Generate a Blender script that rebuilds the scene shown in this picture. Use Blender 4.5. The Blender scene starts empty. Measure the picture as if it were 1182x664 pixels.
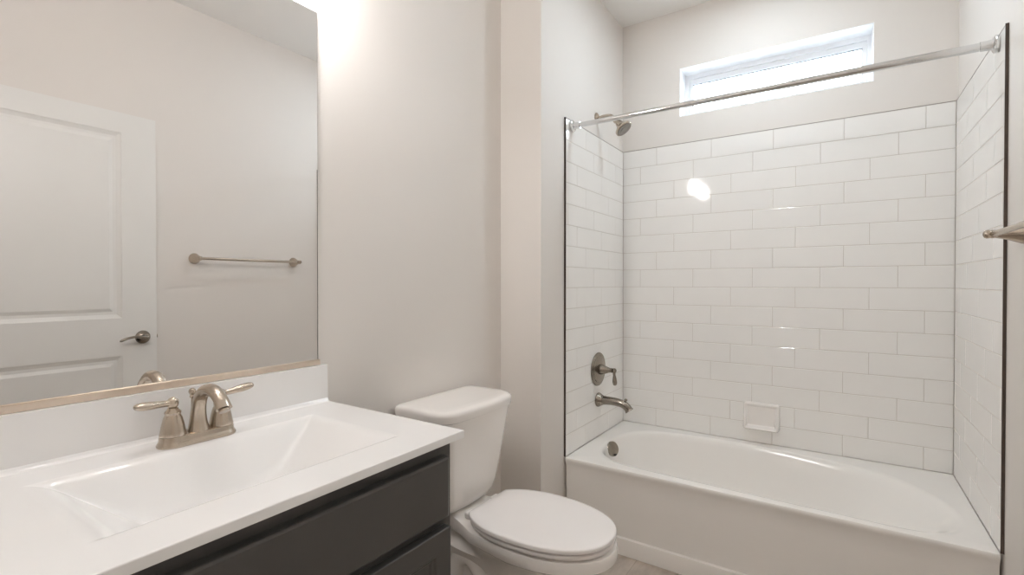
import bpy, bmesh, math, random
from mathutils import Vector, Matrix
random.seed(7)
PI = math.pi
sc = bpy.context.scene
COL = sc.collection

# ------------------------------------------------------------------ camera, world, lights, exposure
cam_d = bpy.data.cameras.new('camera')
cam = bpy.data.objects.new('camera', cam_d); COL.objects.link(cam)
cam_d.sensor_width = 36.0
cam_d.lens = 562.6 / 1182 * 36.0
cam_d.clip_start = 0.01
cam.location = (1.0996, -2.8662, 1.2337)
cam.rotation_euler = (PI / 2 - 0.0094, 0.0, 0.5906)
sc.camera = cam

world = bpy.data.worlds.new('overcast_sky'); sc.world = world
world.use_nodes = True
bg = world.node_tree.nodes['Background']
bg.inputs[0].default_value = (0.80, 0.87, 1.0, 1)
bg.inputs[1].default_value = 17.0

def area_light(name, loc, rot, sx, sy, power, color, portal=False):
    d = bpy.data.lights.new(name, 'AREA'); d.shape = 'RECTANGLE'; d.size = sx; d.size_y = sy
    d.energy = power; d.color = color
    if portal: d.cycles.is_portal = True
    o = bpy.data.objects.new(name, d); COL.objects.link(o); o.location = loc; o.rotation_euler = rot
    return o
area_light('window_portal', (0.783, 0.205, 2.327), (PI / 2, 0, PI), 0.94, 0.32, 1.0, (1, 1, 1), portal=True)
HALL_POWER = 6.0
TUB_LAMP = 106.0      # emission strength of the recessed lamp over the tub
area_light('hall_fill_light', (2.2, -3.0, 2.78), (0, 0, 0), 0.5, 0.5, HALL_POWER, (1.0, 0.96, 0.91))  # unseen fill light added in the hall to flatten the lighting; no fixture
BULB = 90.0          # emission strength of the frosted vanity lamp shades

sc.view_settings.view_transform = 'Standard'
sc.view_settings.look = 'None'
sc.view_settings.gamma = 1.0
sc.view_settings.use_curve_mapping = False
sc.view_settings.exposure = 0.16
sc.cycles.max_bounces = 14
sc.cycles.diffuse_bounces = 8
sc.cycles.glossy_bounces = 8
sc.cycles.transparent_max_bounces = 8
sc.cycles.use_denoising = True
sc.cycles.sample_clamp_indirect = 6.0

# ------------------------------------------------------------------ materials
def lin(c):
    return tuple((x / 12.92 if x <= 0.04045 else ((x + 0.055) / 1.055) ** 2.4) for x in [v / 255.0 for v in c]) + (1.0,)

def mat(name, rgb, rough=0.5, metal=0.0, bump=0.0, bscale=200.0, var=0.0, vscale=4.0, coat=0.0, spec=0.5, stretch=None):
    m = bpy.data.materials.new(name); m.use_nodes = True
    nt = m.node_tree; b = nt.nodes['Principled BSDF']
    b.inputs['Base Color'].default_value = lin(rgb)
    b.inputs['Roughness'].default_value = rough
    b.inputs['Metallic'].default_value = metal
    b.inputs['Specular IOR Level'].default_value = spec
    if coat:
        b.inputs['Coat Weight'].default_value = coat; b.inputs['Coat Roughness'].default_value = 0.04
    tc = nt.nodes.new('ShaderNodeTexCoord'); src = tc.outputs['Object']
    if stretch:
        mp = nt.nodes.new('ShaderNodeMapping'); mp.inputs['Scale'].default_value = stretch
        nt.links.new(src, mp.inputs['Vector']); src = mp.outputs['Vector']
    if bump:
        n = nt.nodes.new('ShaderNodeTexNoise'); n.inputs['Scale'].default_value = bscale; n.inputs['Detail'].default_value = 3
        nt.links.new(src, n.inputs['Vector'])
        bp = nt.nodes.new('ShaderNodeBump'); bp.inputs['Strength'].default_value = bump; bp.inputs['Distance'].default_value = 0.002
        nt.links.new(n.outputs['Fac'], bp.inputs['Height']); nt.links.new(bp.outputs['Normal'], b.inputs['Normal'])
    if var:
        n = nt.nodes.new('ShaderNodeTexNoise'); n.inputs['Scale'].default_value = vscale; n.inputs['Detail'].default_value = 4
        nt.links.new(src, n.inputs['Vector'])
        mx = nt.nodes.new('ShaderNodeMix'); mx.data_type = 'RGBA'
        a = lin([max(0, c * (1 - var)) for c in rgb]); c2 = lin([min(255, c * (1 + var)) for c in rgb])
        mx.inputs[6].default_value = a; mx.inputs[7].default_value = c2
        nt.links.new(n.outputs['Fac'], mx.inputs[0]); nt.links.new(mx.outputs[2], b.inputs['Base Color'])
    return m

M = {}
M['wall'] = mat('wall_paint', (229, 224, 219), 0.75, bump=0.06, bscale=350, spec=0.25)
M['ceiling'] = mat('ceiling_paint', (240, 238, 235), 0.9, bump=0.05, bscale=250, spec=0.2)
M['trim'] = mat('trim_paint', (236, 233, 228), 0.35, var=0.01)
M['door'] = mat('door_paint', (232, 231, 228), 0.38, bump=0.03, bscale=160)
M['tile'] = mat('tile_glaze', (244, 242, 239), 0.065, var=0.012, vscale=6, bump=0.05, bscale=14)
M['grout'] = mat('grout', (208, 201, 194), 0.9, bump=0.2, bscale=600)
M['edge'] = mat('dark_edge_trim', (74, 62, 54), 0.45, var=0.15, vscale=30)
M['grey_line'] = mat('grey_edge_line', (150, 142, 134), 0.6, var=0.1, vscale=30)  # thin grey line along the tops of the tile panels
M['tub'] = mat('tub_acrylic', (246, 243, 239), 0.16, var=0.008, coat=0.3)
M['porcelain'] = mat('porcelain', (244, 240, 236), 0.1, var=0.008, coat=0.4)
M['seat'] = mat('seat_plastic', (246, 242, 240), 0.2, var=0.006)
M['marble'] = mat('cultured_marble', (243, 242, 241), 0.14, var=0.008, vscale=3, coat=0.4)
M['nickel'] = mat('brushed_nickel', (190, 178, 164), 0.26, metal=1.0, bump=0.04, bscale=300, var=0.05, vscale=60, stretch=(1, 1, 0.15))
M['dnickel'] = mat('aged_nickel', (150, 142, 132), 0.24, metal=1.0, bump=0.03, bscale=300, var=0.05, vscale=60)
M['chrome'] = mat('chrome', (222, 222, 222), 0.09, metal=1.0, var=0.02)
M['channel'] = mat('mirror_channel', (226, 212, 197), 0.42, metal=1.0, var=0.03, vscale=50)
M['mirror'] = mat('mirror_silver', (240, 239, 238), 0.005, metal=1.0, var=0.002)
M['cabinet'] = mat('charcoal_paint', (75, 73, 71), 0.28, var=0.04, vscale=8, bump=0.02, bscale=220)
M['dark'] = mat('black_recess', (16, 15, 15), 0.7, var=0.1)
M['nozzle'] = mat('nozzle_rubber', (150, 146, 142), 0.5, var=0.1, vscale=200)
M['vinyl'] = mat('window_vinyl', (250, 251, 253), 0.3, var=0.004)

def glass_material():
    m = bpy.data.materials.new('window_glass'); m.use_nodes = True; nt = m.node_tree
    nt.nodes.remove(nt.nodes['Principled BSDF'])
    out = nt.nodes['Material Output']
    t = nt.nodes.new('ShaderNodeBsdfTransparent'); g = nt.nodes.new('ShaderNodeBsdfGlossy'); g.inputs['Roughness'].default_value = 0.02
    fr = nt.nodes.new('ShaderNodeFresnel'); fr.inputs['IOR'].default_value = 1.45
    nz = nt.nodes.new('ShaderNodeTexNoise'); nz.inputs['Scale'].default_value = 2
    mx = nt.nodes.new('ShaderNodeMixShader')
    t.inputs[0].default_value = (0.94, 0.97, 0.96, 1)
    nt.links.new(fr.outputs[0], mx.inputs[0]); nt.links.new(t.outputs[0], mx.inputs[1]); nt.links.new(g.outputs[0], mx.inputs[2])
    nt.links.new(mx.outputs[0], out.inputs['Surface'])
    return m
M['gasket'] = mat('glazing_gasket', (120, 128, 132), 0.6, var=0.05)
M['glass'] = glass_material()

def shade_material(name, color, strength):
    m = bpy.data.materials.new(name); m.use_nodes = True; nt = m.node_tree
    b = nt.nodes['Principled BSDF']; b.inputs['Base Color'].default_value = (0.9, 0.88, 0.84, 1)
    b.inputs['Emission Color'].default_value = color; b.inputs['Emission Strength'].default_value = strength
    return m
M['shade'] = shade_material('lit_frosted_shade', (1.0, 0.975, 0.965, 1), BULB)
M['lens'] = shade_material('lit_lamp_lens', (0.80, 0.92, 1.0, 1), TUB_LAMP)

def floor_material():
    m = bpy.data.materials.new('floor_vinyl_plank'); m.use_nodes = True; nt = m.node_tree; b = nt.nodes['Principled BSDF']
    tc = nt.nodes.new('ShaderNodeTexCoord')
    mp = nt.nodes.new('ShaderNodeMapping'); mp.inputs['Rotation'].default_value = (0, 0, PI / 2)
    nt.links.new(tc.outputs['Object'], mp.inputs['Vector'])
    br = nt.nodes.new('ShaderNodeTexBrick'); br.inputs['Scale'].default_value = 1.0
    br.inputs['Brick Width'].default_value = 1.2; br.inputs['Row Height'].default_value = 0.18; br.inputs['Mortar Size'].default_value = 0.0015
    br.inputs['Color1'].default_value = lin((206, 196, 186)); br.inputs['Color2'].default_value = lin((192, 181, 170)); br.inputs['Mortar'].default_value = lin((172, 161, 150))
    nt.links.new(mp.outputs['Vector'], br.inputs['Vector'])
    mp2 = nt.nodes.new('ShaderNodeMapping'); mp2.inputs['Scale'].default_value = (5, 1.8, 1)
    nt.links.new(tc.outputs['Object'], mp2.inputs['Vector'])
    n = nt.nodes.new('ShaderNodeTexNoise'); n.inputs['Scale'].default_value = 3.0; n.inputs['Detail'].default_value = 6; n.inputs['Roughness'].default_value = 0.65
    nt.links.new(mp2.outputs['Vector'], n.inputs['Vector'])
    rp = nt.nodes.new('ShaderNodeValToRGB'); rp.color_ramp.elements[0].position = 0.3; rp.color_ramp.elements[1].position = 0.75
    rp.color_ramp.elements[0].color = (0.62, 0.60, 0.58, 1); rp.color_ramp.elements[1].color = (1.06, 1.05, 1.04, 1)
    nt.links.new(n.outputs['Fac'], rp.inputs['Fac'])
    mx = nt.nodes.new('ShaderNodeMix'); mx.data_type = 'RGBA'; mx.blend_type = 'MULTIPLY'; mx.inputs[0].default_value = 1.0
    nt.links.new(br.outputs['Color'], mx.inputs[6]); nt.links.new(rp.outputs['Color'], mx.inputs[7]); nt.links.new(mx.outputs[2], b.inputs['Base Color'])
    b.inputs['Roughness'].default_value = 0.45
    return m
M['floor'] = floor_material()

# ------------------------------------------------------------------ helpers
def new_obj(name, bm, m, parent=None, smooth=None, bevel=0.0, seg=2, weld=True):
    bmesh.ops.recalc_face_normals(bm, faces=bm.faces)
    me = bpy.data.meshes.new(name); bm.to_mesh(me); bm.free()
    ms = m if isinstance(m, (list, tuple)) else [m]
    for x in ms: me.materials.append(x)
    o = bpy.data.objects.new(name, me); COL.objects.link(o)
    if parent is not None: o.parent = parent
    if bevel:
        b = o.modifiers.new('bevel', 'BEVEL'); b.width = bevel; b.segments = seg; b.limit_method = 'ANGLE'; b.angle_limit = math.radians(40)
        b.harden_normals = False
        smooth = 45 if smooth is None else smooth
    if smooth is not None:
        for p in me.polygons: p.use_smooth = True
        me.set_sharp_from_angle(angle=math.radians(smooth))
    return o

def tag(o, label, cat, group=None):
    o['label'] = label; o['category'] = cat
    if group: o['group'] = group
    return o

def empty(name, loc, label, cat, group=None):
    o = bpy.data.objects.new(name, None); COL.objects.link(o); o.location = loc; o.empty_display_size = 0.05
    return tag(o, label, cat, group)

def struct(o):
    o['kind'] = 'structure'; return o

def box(bm, x0, x1, y0, y1, z0, z1, off=(0, 0, 0), mi=0):
    v = [bm.verts.new((x - off[0], y - off[1], z - off[2])) for x in (x0, x1) for y in (y0, y1) for z in (z0, z1)]
    for f in ((0, 1, 3, 2), (4, 6, 7, 5), (0, 4, 5, 1), (2, 3, 7, 6), (0, 2, 6, 4), (1, 5, 7, 3)):
        fc = bm.faces.new([v[i] for i in f]); fc.material_index = mi
    return v

def loft(bm, rings, cap0=True, cap1=True, closed=True):
    vs = [[bm.verts.new(p) for p in r] for r in rings]
    n = len(vs[0])
    for a, b in zip(vs, vs[1:]):
        for i in range(n if closed else n - 1):
            j = (i + 1) % n
            bm.faces.new((a[i], a[j], b[j], b[i]))
    if cap0: bm.faces.new(list(reversed(vs[0])))
    if cap1: bm.faces.new(vs[-1])
    return vs

def frame_for(axis):
    a = Vector(axis).normalized()
    h = Vector((0, 0, 1)) if abs(a.z) < 0.9 else Vector((0, 1, 0))
    u = h.cross(a).normalized(); v = a.cross(u)
    return a, u, v

def lathe(bm, prof, origin=(0, 0, 0), axis=(0, 0, 1), n=40):
    a, u, v = frame_for(axis); o = Vector(origin)
    rings = []
    for r, h in prof:
        r = max(r, 1e-5)
        rings.append([o + a * h + (u * math.cos(2 * PI * k / n) + v * math.sin(2 * PI * k / n)) * r for k in range(n)])
    loft(bm, rings)

def catmull(pts, sub=8):
    P = [Vector(p) for p in pts]; out = []
    for i in range(len(P) - 1):
        p0 = P[i - 1] if i else P[0] * 2 - P[1]; p1, p2 = P[i], P[i + 1]
        p3 = P[i + 2] if i + 2 < len(P) else P[-1] * 2 - P[-2]
        for s in range(sub):
            t = s / sub
            out.append(0.5 * ((2 * p1) + (p2 - p0) * t + (2 * p0 - 5 * p1 + 4 * p2 - p3) * t * t + (3 * p1 - p0 - 3 * p2 + p3) * t ** 3))
    out.append(P[-1]); return out

def tube(bm, pts, radii, n=20, sub=8, up=(0, 1, 0), flat=None, smooth_path=True):
    """a tube along a path; radii per control point; flat = (scale along side, scale along normal) per control point"""
    if smooth_path:
        path = catmull(pts, sub)
        rr = [p.x for p in catmull([(r, 0, 0) for r in radii], sub)]
        fl = [(p.x, p.y) for p in catmull([(f[0], f[1], 0) for f in (flat or [(1, 1)] * len(pts))], sub)]
    else:
        path = [Vector(p) for p in pts]; rr = list(radii); fl = flat or [(1, 1)] * len(pts)
    U = Vector(up).normalized(); rings = []
    for i, p in enumerate(path):
        t = (path[min(i + 1, len(path) - 1)] - path[max(i - 1, 0)]).normalized()
        s = U - t * U.dot(t); s.normalize(); w = t.cross(s)
        rings.append([p + (s * math.cos(2 * PI * k / n) * fl[i][0] + w * math.sin(2 * PI * k / n) * fl[i][1]) * rr[i] for k in range(n)])
    loft(bm, rings)

def rrect(cx, cy, hx, hy, r, z, n=8, bow=0.0, rb=None):
    """rounded rectangle ring in XY; bow pushes the +X side outward"""
    r = min(r, hx * 0.999, hy * 0.999); pts = []
    for (sx, sy, a0) in ((1, 1, 0), (-1, 1, 90), (-1, -1, 180), (1, -1, 270)):
        q = r if (sx > 0 or rb is None) else min(rb, hx * 0.99, hy * 0.99)
        for k in range(n + 1):
            a = math.radians(a0 + 90 * k / n)
            pts.append([cx + sx * (hx - q) + q * math.cos(a), cy + sy * (hy - q) + q * math.sin(a), z])
    # densify the +X side so that it can bow
    out = []
    m = len(pts)
    for i in range(m):
        p, q = pts[i], pts[(i + 1) % m]
        out.append(p)
        L = math.hypot(q[0] - p[0], q[1] - p[1])
        if i % (n + 1) == n:
            for k in range(1, 8): out.append([p[0] + (q[0] - p[0]) * k / 8, p[1] + (q[1] - p[1]) * k / 8, z])
    if bow:
        for p in out:
            w = max(0.0, (p[0] - cx) / hx)
            t = (p[1] - cy) / hy
            p[0] += bow * w * (1 - t * t)
    return out

def smoothstep(t):
    t = min(1.0, max(0.0, t)); return t * t * (3 - 2 * t)

# ------------------------------------------------------------------ measurements of the room
XL, XR = -0.228, 1.532          # left (vanity) wall and right wall
YJ = -0.981                      # the wall that steps out beside the toilet
YB = 0.008                       # painted back wall; tile face at y = 0
YF = -3.60                       # wall behind the camera
HC = 2.80
TW, TH = 0.3048, 0.1028          # tile pitch
DECK = 0.387
TOP = DECK + 16 * TH
TD = 0.757                       # depth of the side tile panels

# ------------------------------------------------------------------ room shell
bm = bmesh.new(); box(bm, -0.40, 2.80, -3.75, 0.30, -0.06, 0.0); struct(new_obj('floor', bm, M['floor']))
bm = bmesh.new(); box(bm, -0.40, 2.80, -3.75, 0.30, HC, HC + 0.06); struct(new_obj('ceiling', bm, M['ceiling']))
bm = bmesh.new(); box(bm, XL - 0.12, XL, -3.72, YJ, 0, HC); struct(new_obj('wall_left', bm, M['wall']))
bm = bmesh.new(); box(bm, XL - 0.12, -0.008, YJ, 0.22, 0, HC); wall_alcove = struct(new_obj('wall_alcove', bm, M['wall']))
WX0, WX1, WZ0, WZ1 = 0.333, 1.233, 2.188, 2.466
bm = bmesh.new()
box(bm, -0.008, WX0, YB, 0.20, 0, HC); box(bm, WX1, XR, YB, 0.20, 0, HC)
box(bm, WX0, WX1, YB, 0.20, 0, WZ0); box(bm, WX0, WX1, YB, 0.20, WZ1, HC)
bmesh.ops.remove_doubles(bm, verts=bm.verts, dist=1e-5)
wall_back = struct(new_obj('wall_back', bm, M['wall']))
DY0, DY1, DH = -3.44, -2.60, 2.10
bm = bmesh.new()
box(bm, XR, XR + 0.12, DY1, 0.22, 0, HC); box(bm, XR, XR + 0.12, -3.72, DY0, 0, HC); box(bm, XR, XR + 0.12, DY0, DY1, DH, HC)
bmesh.ops.remove_doubles(bm, verts=bm.verts, dist=1e-5)
wall_right = struct(new_obj('wall_right', bm, M['wall']))
bm = bmesh.new(); box(bm, XL, XR, YF - 0.12, YF, 0, HC); struct(new_obj('wall_front', bm, M['wall']))
bm = bmesh.new(); box(bm, 2.70, 2.80, -3.72, -2.30, 0, HC); box(bm, XR + 0.12, 2.70, -2.40, -2.30, 0, HC); box(bm, XR + 0.12, 2.70, -3.72, -3.62, 0, HC)
struct(new_obj('wall_hall', bm, M['wall']))
# door casing
bm = bmesh.new()
box(bm, XR - 0.014, XR, DY0 - 0.06, DY0, 0, DH + 0.06); box(bm, XR - 0.014, XR, DY1, DY1 + 0.012, 0, DH + 0.06); box(bm, XR - 0.014, XR, DY0, DY1, DH, DH + 0.06)
box(bm, XR, XR + 0.12, DY0, DY0 + 0.015, 0, DH); box(bm, XR, XR + 0.12, DY1 - 0.015, DY1, 0, DH)
struct(new_obj('trim_1', bm, M['trim'], bevel=0.003))

def baseboard(name, pts):
    bm = bmesh.new()
    for (x0, x1, y0, y1) in pts: box(bm, x0, x1, y0, y1, 0, 0.095)
    return struct(new_obj(name, bm, M['trim'], bevel=0.005))
baseboard('baseboard_left', [(XL, XL + 0.013, -1.94, YJ - 0.013), (XL, XL + 0.013, YF, -2.76)])
baseboard('baseboard_alcove', [(XL, 0.005, YJ - 0.013, YJ), (-0.008, 0.005, YJ, -0.772)])
baseboard('baseboard_right', [(XR - 0.013, XR, -2.58, -0.772), (XR - 0.013, XR, YF, DY0 - 0.061)])
baseboard('baseboard_front', [(XL + 0.013, XR - 0.013, YF, YF + 0.013)])

# ------------------------------------------------------------------ tile panels (laid tiles with grout, one pattern per wall)
def tile_panel(name, width, place, joints, parent):
    """place(s, z, d): s along the wall, z height, d out of the wall (0 = tile face)"""
    bm = bmesh.new()
    g, b, dp = 0.0011, 0.0016, 0.0012
    def quad(pts, mi):
        f = bm.faces.new([bm.verts.new(p) for p in pts]); f.material_index = mi
    # grout bed
    q = [(0, DECK), (width, DECK), (width, TOP), (0, TOP)]
    fr = [bm.verts.new(place(s, z, -dp)) for s, z in q]; bk = [bm.verts.new(place(s, z, -0.0078)) for s, z in q]
    for i in range(4):
        j = (i + 1) % 4
        f = bm.faces.new((fr[i], fr[j], bk[j], bk[i])); f.material_index = 1
    f = bm.faces.new(fr); f.material_index = 1
    f = bm.faces.new(list(reversed(bk))); f.material_index = 1
    for row in range(16):
        z1 = TOP - row * TH; z0 = z1 - TH
        off = joints[row % 3]
        xs = [0.0]; x = off
        while x < width - 0.004:
            if x > 0.004: xs.append(x)
            x += TW
        xs.append(width)
        for a, c in zip(xs, xs[1:]):
            s0, s1, t0, t1 = a + g, c - g, z0 + g, z1 - g
            o = [(s0, t0), (s1, t0), (s1, t1), (s0, t1)]
            i_ = [(s0 + b, t0 + b), (s1 - b, t0 + b), (s1 - b, t1 - b), (s0 + b, t1 - b)]
            jit = random.uniform(-0.00012, 0.00012)
            jj = [random.uniform(-0.00022, 0.00022) for _ in range(4)]
            vo = [bm.verts.new(place(s, z, -dp)) for s, z in o]
            vi = [bm.verts.new(place(s, z, jit + jj[k])) for k, (s, z) in enumerate(i_)]
            bm.faces.new(vi)
            for k in range(4):
                j = (k + 1) % 4; bm.faces.new((vo[k], vo[j], vi[j], vi[k]))
    o = new_obj(name, bm, [M['tile'], M['grout']], parent)
    return o
IN = 0.0254
tile_panel('tile_panel', 1.524, lambda s, z, d: (s, -d, z), (8 * IN, 4.2 * IN, 0.0), wall_back)
tile_panel('tile_panel', TD, lambda s, z, d: (d, -s, z), (9 * IN, 5 * IN, 1 * IN), wall_alcove)
tile_panel('tile_panel', TD, lambda s, z, d: (1.524 - d, -s, z), (1 * IN, 9 * IN, 5 * IN), wall_right)
def strip(parent, x0, x1, y0, y1, z0, z1, m, wob=0.0):
    bm = bmesh.new(); n = 24; rings = []
    for k in range(n + 1):
        z = z0 + (z1 - z0) * k / n; w = random.uniform(0, wob)
        rings.append([(x0, y0, z), (x1 + w, y0, z), (x1 + w, y1, z), (x0, y1, z)])
    loft(bm, rings); return new_obj('edge_strip', bm, m, parent)
strip(wall_alcove, -0.0078, 0.0008, -TD - 0.004, -TD - 0.0002, DECK + 0.001, TOP + 0.004, M['edge'])
strip(wall_right, 1.5232, 1.5316, -TD - 0.004, -TD - 0.0002, DECK + 0.002, TOP + 0.004, M['edge'])
strip(wall_back, 0.0, 1.524, 0.0005, 0.0078, TOP + 0.0002, TOP + 0.0032, M['grey_line'])
strip(wall_alcove, -0.0078, -0.0005, -TD, 0.0, TOP + 0.0002, TOP + 0.0032, M['grey_line'])
strip(wall_right, 1.5245, 1.5318, -TD, 0.0, TOP + 0.0002, TOP + 0.0032, M['grey_line'])

# ------------------------------------------------------------------ window
def ring_frame(bm, x0, x1, z0, z1, l, r, b, t, y0, y1):
    O = [(x0, z0), (x1, z0), (x1, z1), (x0, z1)]; I = [(x0 + l, z0 + b), (x1 - r, z0 + b), (x1 - r, z1 - t), (x0 + l, z1 - t)]
    V = {}
    for nm, pts in (('O', O), ('I', I)):
        for yy in (y0, y1): V[nm, yy] = [bm.verts.new((p[0], yy, p[1])) for p in pts]
    for i in range(4):
        j = (i + 1) % 4
        bm.faces.new((V['O', y0][i], V['O', y0][j], V['I', y0][j], V['I', y0][i]))
        bm.faces.new((V['O', y1][i], V['I', y1][i], V['I', y1][j], V['O', y1][j]))
        bm.faces.new((V['I', y0][i], V['I', y0][j], V['I', y1][j], V['I', y1][i]))
        bm.faces.new((V['O', y0][i], V['O', y1][i], V['O', y1][j], V['O', y0][j]))
win = bpy.data.objects.new('window_1', None); COL.objects.link(win); struct(win)
bm = bmesh.new(); ring_frame(bm, WX0 + 0.0004, WX1 - 0.0004, WZ0 + 0.0004, WZ1 - 0.0004, 0.004, 0.004, 0.004, 0.004, 0.0075, 0.128)
new_obj('window_jamb', bm, M['vinyl'], win)
bm = bmesh.new(); ring_frame(bm, WX0 + 0.0008, WX1 - 0.0008, WZ0 + 0.0008, WZ1 - 0.0008, 0.022, 0.022, 0.026, 0.026, 0.128, 0.195)
new_obj('window_frame', bm, M['vinyl'], win, bevel=0.003)
bm = bmesh.new(); ring_frame(bm, WX0 + 0.023, WX1 - 0.023, WZ0 + 0.027, WZ1 - 0.027, 0.018, 0.018, 0.028, 0.028, 0.142, 0.185)
new_obj('window_sash', bm, M['vinyl'], win, bevel=0.003)
bm = bmesh.new(); box(bm, WX0 + 0.042, WX1 - 0.042, 0.160, 0.164, WZ0 + 0.056, WZ1 - 0.056)
new_obj('glass_pane', bm, M['glass'], win)
bm = bmesh.new(); ring_frame(bm, WX0 + 0.0405, WX1 - 0.0405, WZ0 + 0.0545, WZ1 - 0.0545, 0.003, 0.003, 0.003, 0.004, 0.153, 0.1595)
new_obj('glazing_gasket', bm, M['gasket'], win)

# ------------------------------------------------------------------ bathtub
def make_tub():
    t = empty('bathtub', (0.762, -0.38, 0), 'white alcove bathtub with a plain front apron under the tiled walls', 'bathtub')
    off = t.location
    x0, x1, y0, y1 = 0.0015, 1.5225, -0.765, -0.0015
    N = 96
    ctrl = [(0.078, -0.42), (0.098, -0.27), (0.167, -0.165), (0.32, -0.092), (0.50, -0.066), (0.70, -0.060), (0.95, -0.085), (1.214, -0.155),
            (1.358, -0.265), (1.445, -0.40), (1.472, -0.54), (1.42, -0.675), (1.30, -0.722), (1.10, -0.722), (0.80, -0.717), (0.45, -0.705), (0.25, -0.69), (0.145, -0.63), (0.095, -0.54)]
    loop = catmull([(a, b, 0) for a, b in ctrl] + [(ctrl[0][0], ctrl[0][1], 0)], 10)[:-1]
    # even spacing
    L = [0]; 
    for i in range(len(loop)): L.append(L[-1] + (loop[(i + 1) % len(loop)] - loop[i]).length)
    pts = []
    for k in range(N):
        s = L[-1] * k / N; i = max(j for j in range(len(loop)) if L[j] <= s)
        f = (s - L[i]) / (L[i + 1] - L[i]); pts.append(loop[i].lerp(loop[(i + 1) % len(loop)], f))
    c = Vector((0.74, -0.40, 0))
    def outer(p):
        d = p - c; k = 1e9
        if d.x > 1e-9: k = min(k, (x1 - c.x) / d.x)
        if d.x < -1e-9: k = min(k, (x0 - c.x) / d.x)
        if d.y > 1e-9: k = min(k, (y1 - c.y) / d.y)
        if d.y < -1e-9: k = min(k, (y0 - c.y) / d.y)
        return c + d * k
    out = [outer(p) for p in pts]
    for cx_, cy_ in ((x0, y0), (x1, y0), (x1, y1), (x0, y1)):     # snap a vertex to every corner
        i = min(range(N), key=lambda k: (out[k] - Vector((cx_, cy_, 0))).length); out[i] = Vector((cx_, cy_, 0))
    def inner(z, ins_left, ins_right, ins_side):
        # the same outline squeezed at the left end, the right end and the sides
        r = []
        for p in pts:
            fx = (p.x - 0.078) / (1.472 - 0.078)
            x = (0.078 + ins_left) + fx * ((1.472 - ins_right) - (0.078 + ins_left))
            fy = (p.y + 0.722) / (0.722 - 0.060)
            y = (-0.722 + ins_side) + fy * ((-0.060 - ins_side) - (-0.722 + ins_side))
            r.append((x - off.x, y - off.y, z))
        return r
    def orng(z, dy=0.0, shrink=0.0):
        r = []
        for p in out:
            y = p.y
            if abs(p.y - y0) < 1e-4: y = y0 + dy
            x = p.x
            r.append((x - off.x, y - off.y, z))
        return r
    rings = [orng(0.0, 0.0), orng(0.066, 0.0), orng(0.074, 0.002), orng(0.078, 0.012), orng(0.30, 0.012), orng(0.345, 0.010), orng(0.362, 0.004), orng(0.372, 0.0), orng(0.381, 0.0), orng(0.3855, 0.003), orng(DECK, 0.010)]
    mid = []
    for p, q in zip(pts, out):
        m = q.lerp(p, 0.85); mid.append((m.x - off.x, m.y - off.y, DECK))
    rings.append(mid)
    for z, a, b_, s in ((0.3868, 0, 0, 0), (0.383, 0.006, 0.012, 0.006), (0.374, 0.012, 0.028, 0.012), (0.355, 0.017, 0.055, 0.018), (0.30, 0.028, 0.11, 0.030), (0.20, 0.048, 0.20, 0.050), (0.12, 0.072, 0.29, 0.075), (0.075, 0.105, 0.36, 0.105), (0.058, 0.16, 0.44, 0.15), (0.052, 0.30, 0.60, 0.22)):
        rings.append(inner(z, a, b_, s))
    bm = bmesh.new(); loft(bm, rings)
    b = new_obj('tub_basin', bm, M['tub'], t, smooth=38)
    # overflow plate
    bm = bmesh.new(); lathe(bm, [(0.0, 0), (0.037, 0), (0.039, 0.003), (0.039, 0.008), (0.036, 0.012), (0.030, 0.0135), (0.0, 0.014)], (0.106 - off.x, -0.434 - off.y, 0.354), (0.86, -0.36, 0.32))
    ov = new_obj('overflow_plate', bm, M['dnickel'], t, smooth=35); ov['label'] = 'round nickel overflow plate at the drain end'
    bm = bmesh.new(); box(bm, -0.006, 0.006, -0.008, 0.008, -0.004, 0.004)
    sl = new_obj('overflow_slot', bm, M['dark'], ov, bevel=0.002); sl.location = (0.128 - off.x, -0.441 - off.y, 0.330)
    bm = bmesh.new(); lathe(bm, [(0, 0), (0.035, 0), (0.035, 0.003), (0.028, 0.006), (0.0, 0.008)], (0.33 - off.x, -0.382 - off.y, 0.052))
    new_obj('drain', bm, M['dnickel'], t, smooth=35)
    return t
make_tub()

# ------------------------------------------------------------------ shower rod
def make_rod():
    z, y = 2.007, -0.690
    t = empty('shower_rod', (0, y, z), 'chrome tension shower curtain rod spanning the tub opening below the window', 'shower rod')
    a = Vector((0.0006, -0.005, 0.0)); b = Vector((1.5232, 0.012, 0.0))
    d = (b - a).normalized()
    bm = bmesh.new(); lathe(bm, [(0, 0.0), (0.0122, 0), (0.0122, 0.94), (0, 0.94)], a + d * 0.03, d, 28)
    new_obj('outer_tube', bm, M['chrome'], t, smooth=35)
    bm = bmesh.new(); lathe(bm, [(0, 0.0), (0.0130, 0.0), (0.0136, 0.004), (0.0136, 0.60), (0.0130, 0.604), (0, 0.604)], a + d * 0.888, d, 28)
    new_obj('inner_tube', bm, M['chrome'], t, smooth=35)
    for p, q in ((a, d), (b, -d)):
        bm = bmesh.new(); lathe(bm, [(0, 0), (0.026, 0), (0.028, 0.003), (0.028, 0.008), (0.024, 0.012), (0.017, 0.014), (0.0155, 0.03), (0.0155, 0.044), (0.0, 0.044)], p, q, 32)
        f = new_obj('end_flange', bm, M['chrome'], t, smooth=35)
make_rod()

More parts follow.
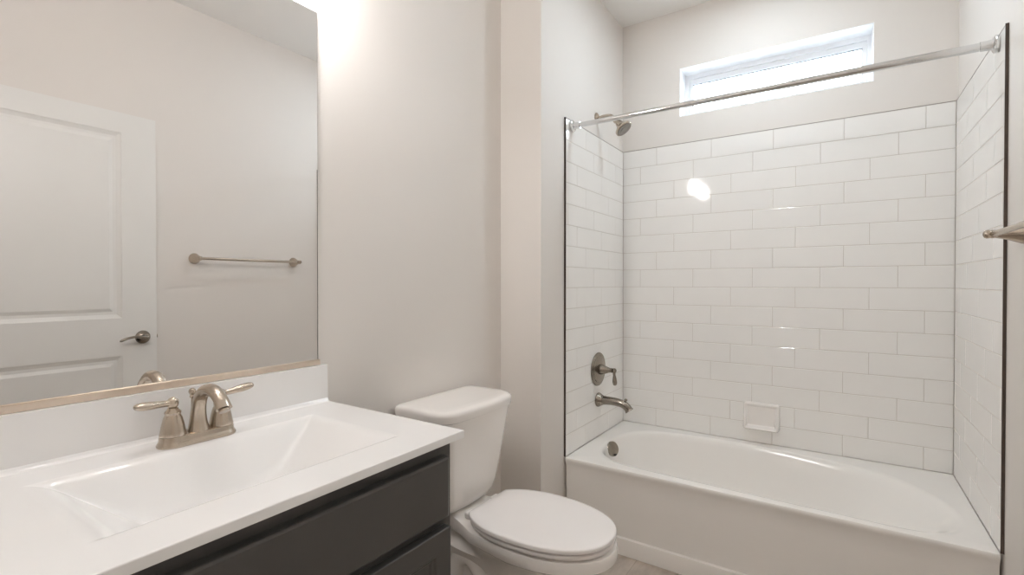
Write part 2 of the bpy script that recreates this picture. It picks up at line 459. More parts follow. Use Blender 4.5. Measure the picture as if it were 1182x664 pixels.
# ------------------------------------------------------------------ shower head, valve, spout
YC = -0.380
def make_shower():
    t = empty('shower_fixture', (-0.008, YC, 2.136), 'brushed nickel shower head on a short arm above the tile', 'shower head')
    bm = bmesh.new(); lathe(bm, [(0, 0.0003), (0.031, 0.0003), (0.030, 0.004), (0.022, 0.009), (0.014, 0.012), (0.0, 0.013)], (0, 0, 0), (1, 0, 0)); new_obj('escutcheon', bm, M['nickel'], t, smooth=35)
    bm = bmesh.new(); tube(bm, [(0.008, 0, 0), (0.04, 0, 0.004), (0.075, 0, 0.002), (0.098, 0, -0.012), (0.110, 0, -0.028)], [0.0085] * 5); new_obj('shower_arm', bm, M['nickel'], t, smooth=35)
    ax = Vector((0.62, -0.03, -0.78)).normalized(); o = Vector((0.106, 0.002, -0.022))
    k = 1.2
    bm = bmesh.new(); lathe(bm, [(r * k, h * k) for r, h in [(0, 0), (0.011, 0), (0.0145, 0.005), (0.0145, 0.013), (0.0125, 0.016), (0.0135, 0.024), (0.019, 0.040), (0.028, 0.052), (0.0365, 0.058), (0.0395, 0.061), (0.0395, 0.067), (0.037, 0.070), (0.034, 0.0695), (0, 0.0695)]], o, ax)
    h = new_obj('spray_head', bm, M['nickel'], t, smooth=32)
    bm = bmesh.new(); lathe(bm, [(r * k, h_ * k) for r, h_ in [(0, 0.0696), (0.033, 0.0696), (0.032, 0.0715), (0.024, 0.0715), (0.0235, 0.0705), (0.017, 0.0705), (0.0165, 0.073), (0.006, 0.0735), (0, 0.0735)]], o, ax)
    new_obj('spray_face', bm, M['nozzle'], h, smooth=30)
    return t
make_shower()

def make_valve():
    t = empty('shower_valve', (0.0, YC, 0.760), 'round brushed nickel shower valve plate with a teardrop lever above the tub spout', 'shower valve')
    bm = bmesh.new(); lathe(bm, [(0, 0.0003), (0.090, 0.0003), (0.092, 0.003), (0.090, 0.008), (0.080, 0.010), (0.074, 0.0095), (0.072, 0.012), (0.040, 0.017), (0.030, 0.018), (0, 0.018)], (0, 0, 0), (1, 0, 0), 56); new_obj('escutcheon', bm, M['dnickel'], t, smooth=32)
    bm = bmesh.new(); lathe(bm, [(0, 0.018), (0.028, 0.018), (0.0285, 0.024), (0.026, 0.034), (0.020, 0.050), (0.014, 0.066), (0.0115, 0.076), (0.013, 0.080), (0.0125, 0.086), (0, 0.087)], (0, 0, 0), (1, 0, 0)); hub = new_obj('hub', bm, M['dnickel'], t, smooth=32)
    bm = bmesh.new()
    lathe(bm, [(0, -0.013), (0.006, -0.0125), (0.011, -0.008), (0.013, 0), (0.011, 0.008), (0.006, 0.0125), (0, 0.013)], (0.096, 0, 0))
    tube(bm, [(0.096, 0, -0.008), (0.097, 0, -0.022), (0.099, 0, -0.042), (0.100, 0, -0.062), (0.1, 0, -0.076), (0.1, 0, -0.080)], [0.0085, 0.0070, 0.0100, 0.0122, 0.0090, 0.002])
    new_obj('lever', bm, M['dnickel'], hub, smooth=40)
make_valve()

def make_spout():
    t = empty('tub_spout', (0.0, YC, 0.592), 'brushed nickel tub spout curving out from the tile over the bathtub', 'tub spout')
    bm = bmesh.new(); lathe(bm, [(0, 0.0003), (0.037, 0.0003), (0.039, 0.004), (0.038, 0.010), (0.032, 0.020), (0.0262, 0.032), (0, 0.032)], (0, 0, 0), (1, 0, 0)); new_obj('flange', bm, M['dnickel'], t, smooth=32)
    bm = bmesh.new(); tube(bm, [(0.02, 0, 0.0), (0.06, 0, 0.002), (0.105, 0, 0.001), (0.146, 0, -0.006), (0.169, 0, -0.020), (0.181, 0, -0.037)], [0.0255, 0.0225, 0.0212, 0.0208, 0.0205, 0.0212], n=28)
    b = new_obj('spout_body', bm, M['dnickel'], t, smooth=50)
    bm = bmesh.new(); lathe(bm, [(0, 0.0), (0.0205, 0.0), (0.0225, 0.002), (0.0235, 0.006), (0.021, 0.008), (0.0, 0.008)], (0.178, 0, -0.032), (0.40, 0, -0.55)); new_obj('spout_lip', bm, M['dnickel'], b, smooth=32)
    bm = bmesh.new(); lathe(bm, [(0, 0), (0.0035, 0), (0.0035, 0.009), (0.0075, 0.011), (0.008, 0.016), (0.006, 0.020), (0, 0.021)], (0.160, 0, 0.004), (0.15, 0, 1), 20); new_obj('diverter_knob', bm, M['dnickel'], t, smooth=32)
make_spout()

# ------------------------------------------------------------------ soap dish
def make_soap_dish():
    t = empty('soap_dish', (0.764, 0, 0.53), 'white ceramic soap dish on the tiled wall above the bathtub', 'soap dish')
    w, h = 0.172, 0.142; nx, nz = 64, 56
    def corner(x, z, r):
        ax, az = w / 2 - r - abs(x), h / 2 - r - abs(z)
        if ax < 0 and az < 0: return r - math.hypot(ax, az)
        return min(w / 2 - abs(x), h / 2 - abs(z))
    def prot(x, z):
        e = corner(x, z, 0.016)                    # distance to the outline
        k = (h / 2 - z) / h                        # 0 at the top, 1 at the bottom
        lip = 0.017 + 0.036 * smoothstep((k - 0.25) / 0.65)
        rim = lip * math.sqrt(max(0.0, 1 - (1 - min(1, e / 0.011)) ** 2))
        inn = smoothstep((e - 0.0125) / 0.011)
        floor_ = 0.009
        return rim * (1 - inn) + floor_ * inn if e > 0 else 0
    bm = bmesh.new(); g = {}
    def P(i, j):
        u = -1 + 2 * i / nx; v = -1 + 2 * j / nz
        x, z = u * w / 2, v * h / 2
        r = 0.016; ax, az = abs(x) - (w / 2 - r), abs(z) - (h / 2 - r)
        if ax > 0 and az > 0:
            # map the square corner to the round one
            m = max(ax, az) / (math.hypot(ax, az) or 1)
            x = math.copysign(w / 2 - r + ax * m, x); z = math.copysign(h / 2 - r + az * m, z)
        return x, z
    for i in range(nx + 1):
        for j in range(nz + 1):
            x, z = P(i, j); g[i, j] = bm.verts.new((x, -max(0.0003, prot(x, z)), z))
    for i in range(nx):
        for j in range(nz): bm.faces.new((g[i, j], g[i + 1, j], g[i + 1, j + 1], g[i, j + 1]))
    edge = [g[i, 0] for i in range(nx + 1)] + [g[nx, j] for j in range(1, nz + 1)] + [g[i, nz] for i in range(nx - 1, -1, -1)] + [g[0, j] for j in range(nz - 1, 0, -1)]
    bm.faces.new(edge)
    new_obj('dish_body', bm, M['porcelain'], t, smooth=70)
make_soap_dish()

# ------------------------------------------------------------------ toilet
def make_toilet():
    YT = -1.452
    t = empty('toilet', (0.15, YT, 0), 'white two-piece elongated toilet with its lid closed between the vanity and the bathtub', 'toilet')
    ox = 0.15
    N = 72
    def egg(xb, xt, hw, z, k=0.44, pw=2.25, nb=2.6, cut=None):
        """egg outline from xb (back) to xt (tip), half width hw"""
        xm = xb + (xt - xb) * k; r = []
        for i in range(N):
            a = 2 * PI * i / N; c, s = math.cos(a), math.sin(a)
            p = pw if c >= 0 else nb
            L = (xt - xm) if c >= 0 else (xm - xb)
            x = xm + L * math.copysign(abs(c) ** (2 / p), c)
            r.append(((x if cut is None else max(x, cut)) - ox, hw * math.copysign(abs(s) ** (2 / p), s), z))
        return r
    def keyhole(xb, xt, hw, hwb, z, g=0.0):
        """bowl and deck outline: narrow at the wall end, swelling to the bowl"""
        r = []
        for i in range(N):
            a = 2 * PI * i / N; c, s = math.cos(a), math.sin(a)
            xm = xb + (xt - xb) * 0.60
            p = 2.2 if c >= 0 else 5.0
            L = (xt - xm) if c >= 0 else (xm - xb)
            x = xm + L * math.copysign(abs(c) ** (2 / p), c)
            f = smoothstep((x - (xb + 0.10)) / 0.26) if x < xm else 1.0
            w = hwb + (hw - hwb) * f
            r.append((x - ox, w * math.copysign(abs(s) ** (2 / p), s) , z))
        return r
    bm = bmesh.new()
    rings = [egg(-0.10, 0.34, 0.105, 0.0, 0.5, 2.6, 4), egg(-0.10, 0.345, 0.108, 0.012, 0.5, 2.6, 4), egg(-0.09, 0.335, 0.098, 0.03, 0.5, 2.6, 4), egg(-0.085, 0.33, 0.088, 0.09, 0.5, 2.5, 4),
             egg(-0.085, 0.335, 0.082, 0.15, 0.5, 2.4, 4), egg(-0.09, 0.360, 0.088, 0.21, 0.52, 2.3, 4), egg(-0.10, 0.405, 0.104, 0.265, 0.55, 2.2, 4), egg(-0.12, 0.450, 0.126, 0.31, 0.58, 2.15, 4),
             keyhole(-0.16, 0.482, 0.142, 0.080, 0.340), keyhole(-0.175, 0.494, 0.149, 0.082, 0.3595), keyhole(-0.178, 0.512, 0.164, 0.090, 0.3615), keyhole(-0.180, 0.524, 0.1735, 0.097, 0.3632), keyhole(-0.182, 0.530, 0.1775, 0.10, 0.368), keyhole(-0.182, 0.531, 0.178, 0.10, 0.397), keyhole(-0.180, 0.528, 0.175, 0.098, 0.4045), keyhole(-0.174, 0.518, 0.166, 0.092, 0.4065)]
    loft(bm, rings)
    # trapway relief on both flanks
    for s in (-1, 1):
        tube(bm, [(0.20 - ox, s * 0.060, 0.05), (0.13 - ox, s * 0.068, 0.12), (0.10 - ox, s * 0.070, 0.21), (0.04 - ox, s * 0.068, 0.275), (-0.02 - ox, s * 0.062, 0.25), (-0.045 - ox, s * 0.060, 0.16), (-0.05 - ox, s * 0.058, 0.04)],
             [0.040, 0.043, 0.043, 0.043, 0.042, 0.042, 0.044], n=24, up=(0, 1, 0))
    new_obj('bowl', bm, M['porcelain'], t, smooth=40)
    # tank
    bm = bmesh.new(); ty = 0.0
    prof = [(0.4072, -0.118, 0.062, 0.105, 0.05, 0.012), (0.412, -0.118, 0.074, 0.138, 0.06, 0.012), (0.422, -0.117, 0.083, 0.156, 0.06, 0.012), (0.445, -0.115, 0.091, 0.167, 0.06, 0.012), (0.48, -0.112, 0.096, 0.174, 0.058, 0.013), (0.60, -0.106, 0.106, 0.189, 0.055, 0.015), (0.757, -0.098, 0.118, 0.206, 0.052, 0.016)]
    loft(bm, [rrect(cx - ox, ty, hx, hy, r, z, 8, bow, 0.025) for z, cx, hx, hy, r, bow in prof])
    tank = new_obj('tank', bm, M['porcelain'], t, smooth=40)
    bm = bmesh.new()
    prof = [(0.7575, 0.118, 0.208, 0.014), (0.761, 0.123, 0.2135, 0.016), (0.782, 0.1255, 0.2165, 0.017), (0.790, 0.1245, 0.2155, 0.017), (0.796, 0.121, 0.212, 0.016), (0.7995, 0.1145, 0.2055, 0.015), (0.8010, 0.104, 0.195, 0.012), (0.8016, 0.08, 0.17, 0.01)]
    loft(bm, [rrect(-0.0945 - ox, ty - 0.002, hx, hy, 0.062 * hy / 0.215, z, 8, bow, 0.028) for z, hx, hy, bow in prof])
    new_obj('tank_lid', bm, M['porcelain'], t, smooth=40)
    bm = bmesh.new()
    lathe(bm, [(0, 0), (0.015, 0), (0.015, 0.006), (0.010, 0.010), (0.0, 0.011)], (-0.110 - ox, -0.1945, 0.705), (0, -1, 0), 24)
    tube(bm, [(-0.110 - ox, -0.200, 0.705), (-0.100 - ox, -0.210, 0.704), (-0.065 - ox, -0.213, 0.700), (-0.045 - ox, -0.213, 0.698)], [0.006, 0.0055, 0.006, 0.004], n=14, up=(0, 0, 1))
    fl = new_obj('flush_lever', bm, M['chrome'], tank, smooth=35)
    # seat ring, lid, hinges
    bm = bmesh.new()
    loft(bm, [egg(0.0210, 0.512, 0.168, 0.4115, nb=2.25, k=0.46, cut=0.0580), egg(0.0170, 0.519, 0.1745, 0.4120, nb=2.25, k=0.46, cut=0.0540), egg(0.0150, 0.522, 0.1770, 0.4145, nb=2.25, k=0.46, cut=0.0520), egg(0.0150, 0.522, 0.1770, 0.4235, nb=2.25, k=0.46, cut=0.0520), egg(0.0170, 0.519, 0.1745, 0.4258, nb=2.25, k=0.46, cut=0.0540), egg(0.0210, 0.512, 0.168, 0.4262, nb=2.25, k=0.46, cut=0.0580)])
    new_obj('seat', bm, M['seat'], t, smooth=50)
    bm = bmesh.new()
    loft(bm, [egg(0.0150, 0.513, 0.170, 0.4305, nb=2.25, k=0.46, cut=0.0520), egg(0.0100, 0.521, 0.1775, 0.4310, nb=2.25, k=0.46, cut=0.0470), egg(0.0070, 0.525, 0.1805, 0.4330, nb=2.25, k=0.46, cut=0.0440), egg(0.0070, 0.525, 0.1805, 0.4425, nb=2.25, k=0.46, cut=0.0440), egg(0.0085, 0.523, 0.179, 0.4448, nb=2.25, k=0.46, cut=0.0455), egg(0.0120, 0.518, 0.175, 0.4462, nb=2.25, k=0.46, cut=0.0490), egg(0.030, 0.500, 0.160, 0.4478, nb=2.25, k=0.46, cut=0.064), egg(0.12, 0.42, 0.105, 0.4498), egg(0.20, 0.32, 0.03, 0.4505)])
    new_obj('lid', bm, M['seat'], t, smooth=50)
    for s in (-1, 1):
        bm = bmesh.new(); box(bm, 0.012 - ox, 0.075 - ox, s * 0.074 - 0.020, s * 0.074 + 0.020, 0.4068, 0.4300)
        new_obj('hinge', bm, M['seat'], t, bevel=0.006, seg=3)
make_toilet()

# ------------------------------------------------------------------ vanity cabinet
VY0, VY1 = -2.722, -1.951
def shaker_door(y0, y1, z0, z1, parent, off):
    st = 0.052; x0, x1 = 0.3013, 0.324
    bm = bmesh.new()
    def q(y, z, x): return bm.verts.new((x - off[0], y - off[1], z - off[2]))
    def loop(i, x): return [q(y0 + i, z0 + i, x), q(y1 - i, z0 + i, x), q(y1 - i, z1 - i, x), q(y0 + i, z1 - i, x)]
    Ls = [loop(0, x0), loop(0, x1), loop(st, x1), loop(st + 0.004, x1 - 0.005), loop(st + 0.009, x1 - 0.005), loop(st + 0.013, x1 - 0.010)]
    for a, b in zip(Ls, Ls[1:]):
        for i in range(4):
            j = (i + 1) % 4; bm.faces.new((a[i], a[j], b[j], b[i]))
    bm.faces.new(Ls[-1]); bm.faces.new(list(reversed(Ls[0])))
    return new_obj('door', bm, M['cabinet'], parent, bevel=0.003)
def make_vanity():
    o = (0.04, -2.336, 0.0)
    t = empty('vanity_cabinet', o, 'charcoal grey vanity cabinet under the white sink countertop', 'cabinet')
    bm = bmesh.new(); X0, X1 = XL + 0.001, 0.305
    box(bm, X0, X1 - 0.02, VY1 - 0.016, VY1, 0.0, 0.8525, o); box(bm, X0, X1 - 0.02, VY0, VY0 + 0.016, 0.0, 0.8525, o)
    box(bm, X0, X1 - 0.02, VY0 + 0.016, VY1 - 0.016, 0.10, 0.116, o); box(bm, X0, X0 + 0.008, VY0 + 0.016, VY1 - 0.016, 0.116, 0.8525, o)
    new_obj('carcass', bm, M['cabinet'], t, bevel=0.001)
    bm = bmesh.new(); xf = X1 - 0.024; X1 = X1 - 0.004
    box(bm, xf, X1, VY0, VY0 + 0.04, 0.10, 0.8525, o); box(bm, xf, X1, VY1 - 0.04, VY1, 0.10, 0.8525, o)
    box(bm, xf, X1, VY0 + 0.04, VY1 - 0.04, 0.80, 0.8525, o); box(bm, xf, X1, VY0 + 0.04, VY1 - 0.04, 0.635, 0.675, o); box(bm, xf, X1, VY0 + 0.04, VY1 - 0.04, 0.10, 0.14, o)
    new_obj('face_frame', bm, M['cabinet'], t, bevel=0.001)
    bm = bmesh.new(); box(bm, X1 - 0.085, X1 - 0.07, VY0 + 0.017, VY1 - 0.017, 0.0, 0.099, o)
    new_obj('toe_kick', bm, M['dark'], t, bevel=0.001)
    # slab drawer front with an eased edge
    bm = bmesh.new(); y0, y1, z0, z1 = VY0 + 0.026, VY1 - 0.027, 0.670, 0.817
    rings = []
    for i, x in ((0, 0.3013), (0, 0.3190), (0.0018, 0.3218), (0.006, 0.324)):
        rings.append([(x - o[0], y0 + i - o[1], z0 + i), (x - o[0], y1 - i - o[1], z0 + i), (x - o[0], y1 - i - o[1], z1 - i), (x - o[0], y0 + i - o[1], z1 - i)])
    loft(bm, rings); new_obj('drawer_front', bm, M['cabinet'], t)
    ym = (VY0 + VY1) / 2
    shaker_door(ym + 0.002, VY1 - 0.023, 0.122, 0.647, t, o); shaker_door(VY0 + 0.022, ym - 0.002, 0.122, 0.647, t, o)
make_vanity()

# ------------------------------------------------------------------ countertop with moulded sink
CZ = 0.871
def make_top():
    x0, x1, y0, y1 = XL + 0.001, 0.334, -2.735, -1.936
    o = Vector((0.05, -2.336, CZ))
    t = empty('vanity_countertop', o, 'white cultured marble countertop with a moulded rectangular sink on the vanity', 'countertop')
    xb, xf, yl, yr = -0.092, 0.222, -2.612, -2.068
    D = 0.128
    def sm(a, b, k):
        h = max(0.0, min(1.0, 0.5 + 0.5 * (b - a) / k)); return b + (a - b) * h - k * h * (1 - h)
    def depth(x, y):
        tb, tf = (x - xb) / 0.092, (xf - x) / 0.075
        tl, tr = (y - yl) / 0.155, (yr - y) / 0.185
        def edge(t, k):                      # rounded shoulder, straight slope, rounded foot
            v = 0.0 if t < -k else ((t + k) ** 2 / (4 * k) if t < k else t)
            return min(1.0, sm(v, 1.0, 0.5))
        def smin(a, b, k): return sm(a, b, k * (a + b) / 2 + 1e-6)
        v = smin(smin(edge(tb, 0.16), edge(tf, 0.20), 0.3), smin(edge(tl, 0.16), edge(tr, 0.07), 0.3), 0.30)
        return -D * max(0.0, v)
    def ticks(a, b, n):
        e = [0.0, 0.0003, 0.0009, 0.0016, 0.0026]
        c = [a + 0.006 + (b - a - 0.012) * k / n for k in range(n + 1)]
        return [a + q for q in e] + c + [b - q for q in reversed(e)]
    XS, YS = ticks(x0, x1, 210), ticks(y0, y1, 250)
    nx, ny = len(XS) - 1, len(YS) - 1
    bm = bmesh.new(); g = {}
    for i in range(nx + 1):
        for j in range(ny + 1):
            x = XS[i]; y = YS[j]
            z = depth(x, y)
            zb = 0.0
            # small cove where the top meets the backsplash, soft eased front edge
            c = x - (x0 + 0.020)
            if c < 0.012: z += 0.012 * (1 - math.sqrt(max(0.0, 1 - (1 - max(0.0, c) / 0.012) ** 2)))
            e = min(x1 - x, y1 - y, y - y0)
            if e < 0.0026: z -= 0.0026 - math.sqrt(max(0, 0.0026 ** 2 - (0.0026 - e) ** 2))
            g[i, j] = bm.verts.new((x - o.x, y - o.y, z))
    # pull the outermost grid lines in so that the eased edge has a sample
    for i in range(nx):
        for j in range(ny): bm.faces.new((g[i, j], g[i + 1, j], g[i + 1, j + 1], g[i, j + 1]))
    edge = [(i, 0) for i in range(nx + 1)] + [(nx, j) for j in range(1, ny + 1)] + [(i, ny) for i in range(nx - 1, -1, -1)] + [(0, j) for j in range(ny - 1, 0, -1)]
    low = [bm.verts.new((g[e].co.x, g[e].co.y, -0.0182)) for e in edge]
    for k in range(len(edge)):
        m = (k + 1) % len(edge); bm.faces.new((g[edge[k]], low[k], low[m], g[edge[m]]))
    new_obj('sink_top', bm, M['marble'], t, smooth=88)
    # backsplash
    bm = bmesh.new(); n = 10; r = 0.012; zt = 0.983 - CZ
    pts = [(y0 - o.y, 0.0), (y0 - o.y, zt)]
    pts += [(y1 - 0.002 - o.y, zt), (y1 - 0.001 - o.y, zt * 0.5)]
    for k in range(7):      # little foot curve at the right end
        a = PI / 2 * k / 6; pts.append((y1 - o.y + 0.006 - 0.006 * math.cos(a) , 0.012 - 0.012 * math.sin(a) ))
    fr = [bm.verts.new((x0 + 0.020 - o.x, y, z)) for y, z in pts]; bk = [bm.verts.new((x0 - o.x, y, z)) for y, z in pts]
    bm.faces.new(fr); bm.faces.new(list(reversed(bk)))
    for k in range(len(pts)):
        j = (k + 1) % len(pts); bm.faces.new((fr[k], bk[k], bk[j], fr[j]))
    new_obj('backsplash', bm, M['marble'], t, bevel=0.0025, seg=3)
    bm = bmesh.new(); lathe(bm, [(0, 0), (0.030, 0), (0.031, 0.002), (0.022, 0.004), (0.0, 0.006)], (0.065 - o.x, -2.42 - o.y, depth(0.065, -2.42) + 0.0005))
    new_obj('sink_drain', bm, M['nickel'], t, smooth=35)
make_top()

# ------------------------------------------------------------------ faucet
def make_faucet():
    o = Vector((-0.132, -2.336, CZ + 0.0004))
    t = empty('faucet', o, 'brushed nickel two-handle faucet with an arched spout on the sink countertop', 'faucet')
    def stadium(hx, hy, z, n=16):
        r = []
        for s, a0 in ((1, 0), (-1, 180)):
            for k in range(n + 1):
                a = math.radians(a0 + 180 * k / n); r.append((hx * math.cos(a), s * (hy - hx) + hx * math.sin(a), z))
        return r
    bm = bmesh.new()
    loft(bm, [stadium(hx, hy, z) for hx, hy, z in ((0.0305, 0.082, 0), (0.031, 0.0825, 0.003), (0.0300, 0.0815, 0.006), (0.0272, 0.0787, 0.011), (0.0262, 0.0777, 0.013), (0.0262, 0.0777, 0.019), (0.0250, 0.0765, 0.0222), (0.022, 0.073, 0.0235))])
    new_obj('base_plate', bm, M['nickel'], t, smooth=35)
    for s in (-1, 1):
        bm = bmesh.new()
        lathe(bm, [(0, 0.023), (0.0255, 0.023), (0.0258, 0.026), (0.0240, 0.034), (0.0215, 0.048), (0.0180, 0.062), (0.0150, 0.069), (0.0155, 0.071), (0.0162, 0.074), (0.0150, 0.077), (0.0115, 0.080), (0.0100, 0.084), (0.0, 0.085)], (0, s * 0.051, 0))
        h = new_obj('handle', bm, M['nickel'], t, smooth=30)
        bm = bmesh.new()
        lathe(bm, [(0, -0.0125), (0.006, -0.0115), (0.0105, -0.007), (0.012, 0), (0.0105, 0.007), (0.006, 0.0115), (0.002, 0.0135), (0, 0.014)], (0, s * 0.051, 0.0945), n=28)
        d = Vector((0.10, s * 1.0, 0.07 if s < 0 else 0.16)).normalized(); b0 = Vector((0, s * 0.051, 0.095))
        P = [b0 + d * k for k in (0.004, 0.014, 0.030, 0.048, 0.064, 0.073, 0.0755)]
        tube(bm, P, [0.0078, 0.0070, 0.0090, 0.0112, 0.0108, 0.0075, 0.002], n=22, up=(0, 0, 1), flat=[(1, 1), (1, 1), (.85, 1.0), (.8, 1.05), (.75, 1.05), (.7, 1.05), (.7, 1)])
        new_obj('lever', bm, M['nickel'], h, smooth=40)
    bm = bmesh.new()
    tube(bm, [(0.004, 0, 0.020), (0.002, 0, 0.045), (0.005, 0, 0.075), (0.016, 0, 0.101), (0.038, 0, 0.118), (0.064, 0, 0.1225), (0.090, 0, 0.117), (0.110, 0, 0.103), (0.122, 0, 0.088)],
         [0.0235, 0.0190, 0.0165, 0.0152, 0.0148, 0.0148, 0.0146, 0.0146, 0.0158], n=28, up=(0, 1, 0), flat=[(1.0, 0.9), (0.95, 0.9), (0.92, 0.9), (0.95, .9), (.98, .9), (1, .9), (1, .9), (1.02, .85), (1.08, .8)])
    sp = new_obj('spout', bm, M['nickel'], t, smooth=50)
    bm = bmesh.new(); lathe(bm, [(0, 0), (0.010, 0), (0.011, 0.002), (0.011, 0.006), (0, 0.006)], (0.1215, 0, 0.0875), (0.6, 0, -1), 24); new_obj('aerator', bm, M['nickel'], sp, smooth=35)
    bm = bmesh.new(); lathe(bm, [(0, 0.023), (0.0028, 0.023), (0.0028, 0.092), (0.0055, 0.094), (0.006, 0.097), (0.0045, 0.100), (0.0065, 0.103), (0.0080, 0.108), (0.0065, 0.113), (0.003, 0.1155), (0, 0.116)], (-0.027, 0.0, 0), n=20)
    new_obj('lift_rod', bm, M['nickel'], t, smooth=35)
make_faucet()

# ------------------------------------------------------------------ mirror
def make_mirror():
    z0, z1, ya, yb = 0.9985, 2.056, -2.73, -1.959
    t = empty('vanity_mirror', (XL, -2.34, 1.5), 'large frameless wall mirror above the white countertop backsplash', 'mirror')
    o = t.location
    bm = bmesh.new(); box(bm, XL + 0.0005, XL + 0.006, ya, yb, z0, z1, o)
    new_obj('mirror_glass', bm, M['mirror'], t, bevel=0.0008, seg=1)
    bm = bmesh.new(); box(bm, XL + 0.0003, XL + 0.0105, ya, yb + 0.004, 0.9835, 0.9984, o); box(bm, XL + 0.0065, XL + 0.0105, ya, yb + 0.004, 0.9984, 1.0005, o)
    new_obj('mirror_channel', bm, M['channel'], t, bevel=0.0008, seg=1)
make_mirror()

# ------------------------------------------------------------------ vanity light over the mirror
def make_vanity_light():
    o = Vector((XL, -2.336, 2.27))
    t = empty('vanity_light', o, 'three-lamp brushed nickel vanity light on the wall above the mirror', 'wall light')
    bm = bmesh.new(); box(bm, 0.0004, 0.022, -0.28, 0.28, -0.055, 0.055); new_obj('back_plate', bm, M['nickel'], t, bevel=0.008, seg=3)
    for dy in (-0.205, 0, 0.205):
        bm = bmesh.new(); tube(bm, [(0.022, dy, 0.0), (0.07, dy, 0.012), (0.115, dy, 0.012), (0.135, dy, -0.008)], [0.007] * 4, n=14)
        lathe(bm, [(0, 0), (0.018, 0), (0.019, -0.02), (0, -0.02)], (0.138, dy, -0.002))
        a = new_obj('lamp_arm', bm, M['nickel'], t, smooth=35)
        bm = bmesh.new(); lathe(bm, [(0, -0.0225), (0.020, -0.0225), (0.028, -0.05), (0.034, -0.09), (0.037, -0.125), (0.034, -0.128), (0, -0.120)], (0.138, dy, 0.0), n=28)
        new_obj('lamp_shade', bm, M['shade'], a, smooth=40)
make_vanity_light()

# ------------------------------------------------------------------ recessed lamp in the ceiling over the tub (it throws the long shadow under the shower arm)
def make_tub_lamp():
    t = empty('recessed_light', (0.76, -0.55, HC), 'round white recessed ceiling light over the bathtub', 'ceiling light')
    bm = bmesh.new(); lathe(bm, [(0.076, -0.0003), (0.098, -0.0003), (0.099, -0.004), (0.094, -0.009), (0.078, -0.012), (0.076, -0.0003)], n=48); new_obj('trim_ring', bm, M['trim'], t, smooth=35)
    bm = bmesh.new(); lathe(bm, [(0, -0.0005), (0.0755, -0.0005), (0.0755, -0.008), (0.06, -0.0095), (0, -0.010)], n=40); new_obj('lamp_lens', bm, M['lens'], t, smooth=35)
make_tub_lamp()

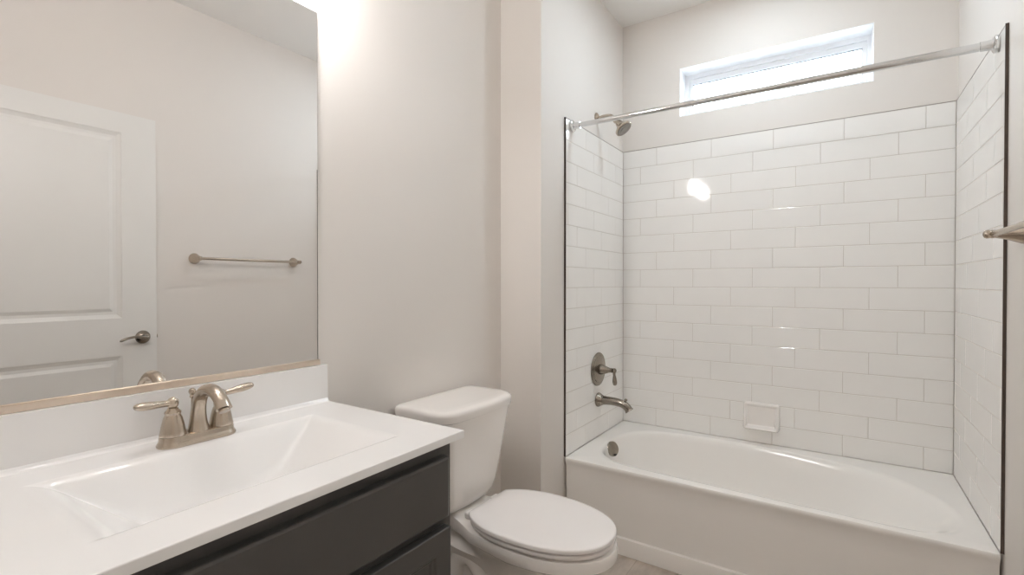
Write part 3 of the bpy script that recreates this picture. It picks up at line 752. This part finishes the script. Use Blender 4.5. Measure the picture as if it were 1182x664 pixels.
# ------------------------------------------------------------------ door (standing open, flat along the right wall; seen in the mirror)
def make_door():
    x0, x1 = 1.470, 1.505; y1 = -1.766; y0 = y1 - 0.815; z0, z1 = 0.012, 2.093
    d = bpy.data.objects.new('door_1', None); COL.objects.link(d); struct(d); d.location = (x0, y0, 0); o = d.location
    ycuts = (y0, y0 + 0.150, y1 - 0.150, y1); panels = ((0.24, 0.865), (1.055, 1.992))
    bm = bmesh.new()
    # frame members of the front skin built as a grid with two recessed, raised-field panels
    box(bm, x0 + 0.010, x1, y0, y1, z0, z1, o)
    for a, b in ((ycuts[0], ycuts[1]), (ycuts[2], ycuts[3])): box(bm, x0, x0 + 0.0101, a, b, z0, z1, o)
    for a, b in ((z0, panels[0][0]), (panels[0][1], panels[1][0]), (panels[1][1], z1)): box(bm, x0, x0 + 0.0101, ycuts[1], ycuts[2], a, b, o)
    leaf = new_obj('door_leaf', bm, M['door'], d)
    for pz0, pz1 in panels:
        bm = bmesh.new(); rings = []
        for ins, x in ((0.0005, x0 + 0.0005), (0.008, x0 + 0.004), (0.020, x0 + 0.0085), (0.034, x0 + 0.0085), (0.050, x0 + 0.003)):
            rings.append([(x - o[0], ycuts[1] + ins - o[1], pz0 + ins), (x - o[0], ycuts[2] - ins - o[1], pz0 + ins), (x - o[0], ycuts[2] - ins - o[1], pz1 - ins), (x - o[0], ycuts[1] + ins - o[1], pz1 - ins)])
        loft(bm, rings, cap0=False); new_obj('door_panel', bm, M['door'], leaf)
    bm = bmesh.new(); c = (x0 - o[0], y1 - 0.064 - o[1], 0.952)
    lathe(bm, [(0, 0.0), (0.033, 0.0), (0.034, 0.003), (0.030, 0.010), (0.020, 0.013), (0.014, 0.016), (0.012, 0.030), (0.011, 0.052), (0, 0.054)], c, (-1, 0, 0), 36)
    tube(bm, [(c[0] - 0.046, c[1] + 0.006, c[2]), (c[0] - 0.050, c[1] - 0.012, c[2] + 0.002), (c[0] - 0.050, c[1] - 0.045, c[2] + 0.007), (c[0] - 0.048, c[1] - 0.080, c[2] + 0.002), (c[0] - 0.047, c[1] - 0.105, c[2] - 0.008), (c[0] - 0.047, c[1] - 0.112, c[2] - 0.010)], [0.010, 0.010, 0.009, 0.0085, 0.008, 0.003], n=16, up=(0, 0, 1), flat=[(1, 1), (.9, 1), (.75, 1), (.7, 1), (.7, 1), (.7, 1)])
    h = new_obj('door_handle', bm, M['dnickel'], d, smooth=35); h['label'] = 'brushed nickel lever handle'
    bm = bmesh.new(); box(bm, x0 + 0.006, x0 + 0.029, y1 - 0.002, y1 + 0.0012, 0.925, 0.980, o); box(bm, x0 + 0.011, x0 + 0.023, y1 + 0.001, y1 + 0.008, 0.943, 0.960, o)
    new_obj('door_latch', bm, M['dnickel'], d)
    bm = bmesh.new()
    for zz in (0.2, 1.05, 1.88):
        box(bm, x1 + 0.001, XR - 0.015, y0 + 0.001, y0 + 0.03, zz, zz + 0.09, o)
    new_obj('door_hinge', bm, M['dnickel'], d)
make_door()

# ------------------------------------------------------------------ towel bar on the right wall
def make_towel_bar():
    z, ya, yb = 1.373, -1.556, -0.946
    t = empty('towel_bar', (XR, (ya + yb) / 2, z), 'brushed nickel towel bar on the right wall in front of the bathtub', 'towel bar'); o = t.location
    for y in (ya, yb):
        bm = bmesh.new()
        lathe(bm, [(0, 0.0004), (0.030, 0.0004), (0.0315, 0.003), (0.030, 0.008), (0.025, 0.020), (0.0185, 0.036), (0.0140, 0.052), (0.0118, 0.062), (0.0122, 0.067), (0.0118, 0.071), (0.0105, 0.073), (0.0120, 0.076), (0.0122, 0.081), (0.0095, 0.086), (0.004, 0.089), (0, 0.0895)], (0, y - o.y, 0), (-1, 0, 0), 36)
        new_obj('post', bm, M['nickel'], t, smooth=32)
    bm = bmesh.new(); lathe(bm, [(0, 0), (0.0085, 0), (0.0085, yb - ya), (0, yb - ya)], (-0.066, ya - o.y, 0), (0, 1, 0), 24)
    new_obj('bar', bm, M['nickel'], t, smooth=35)
make_towel_bar()
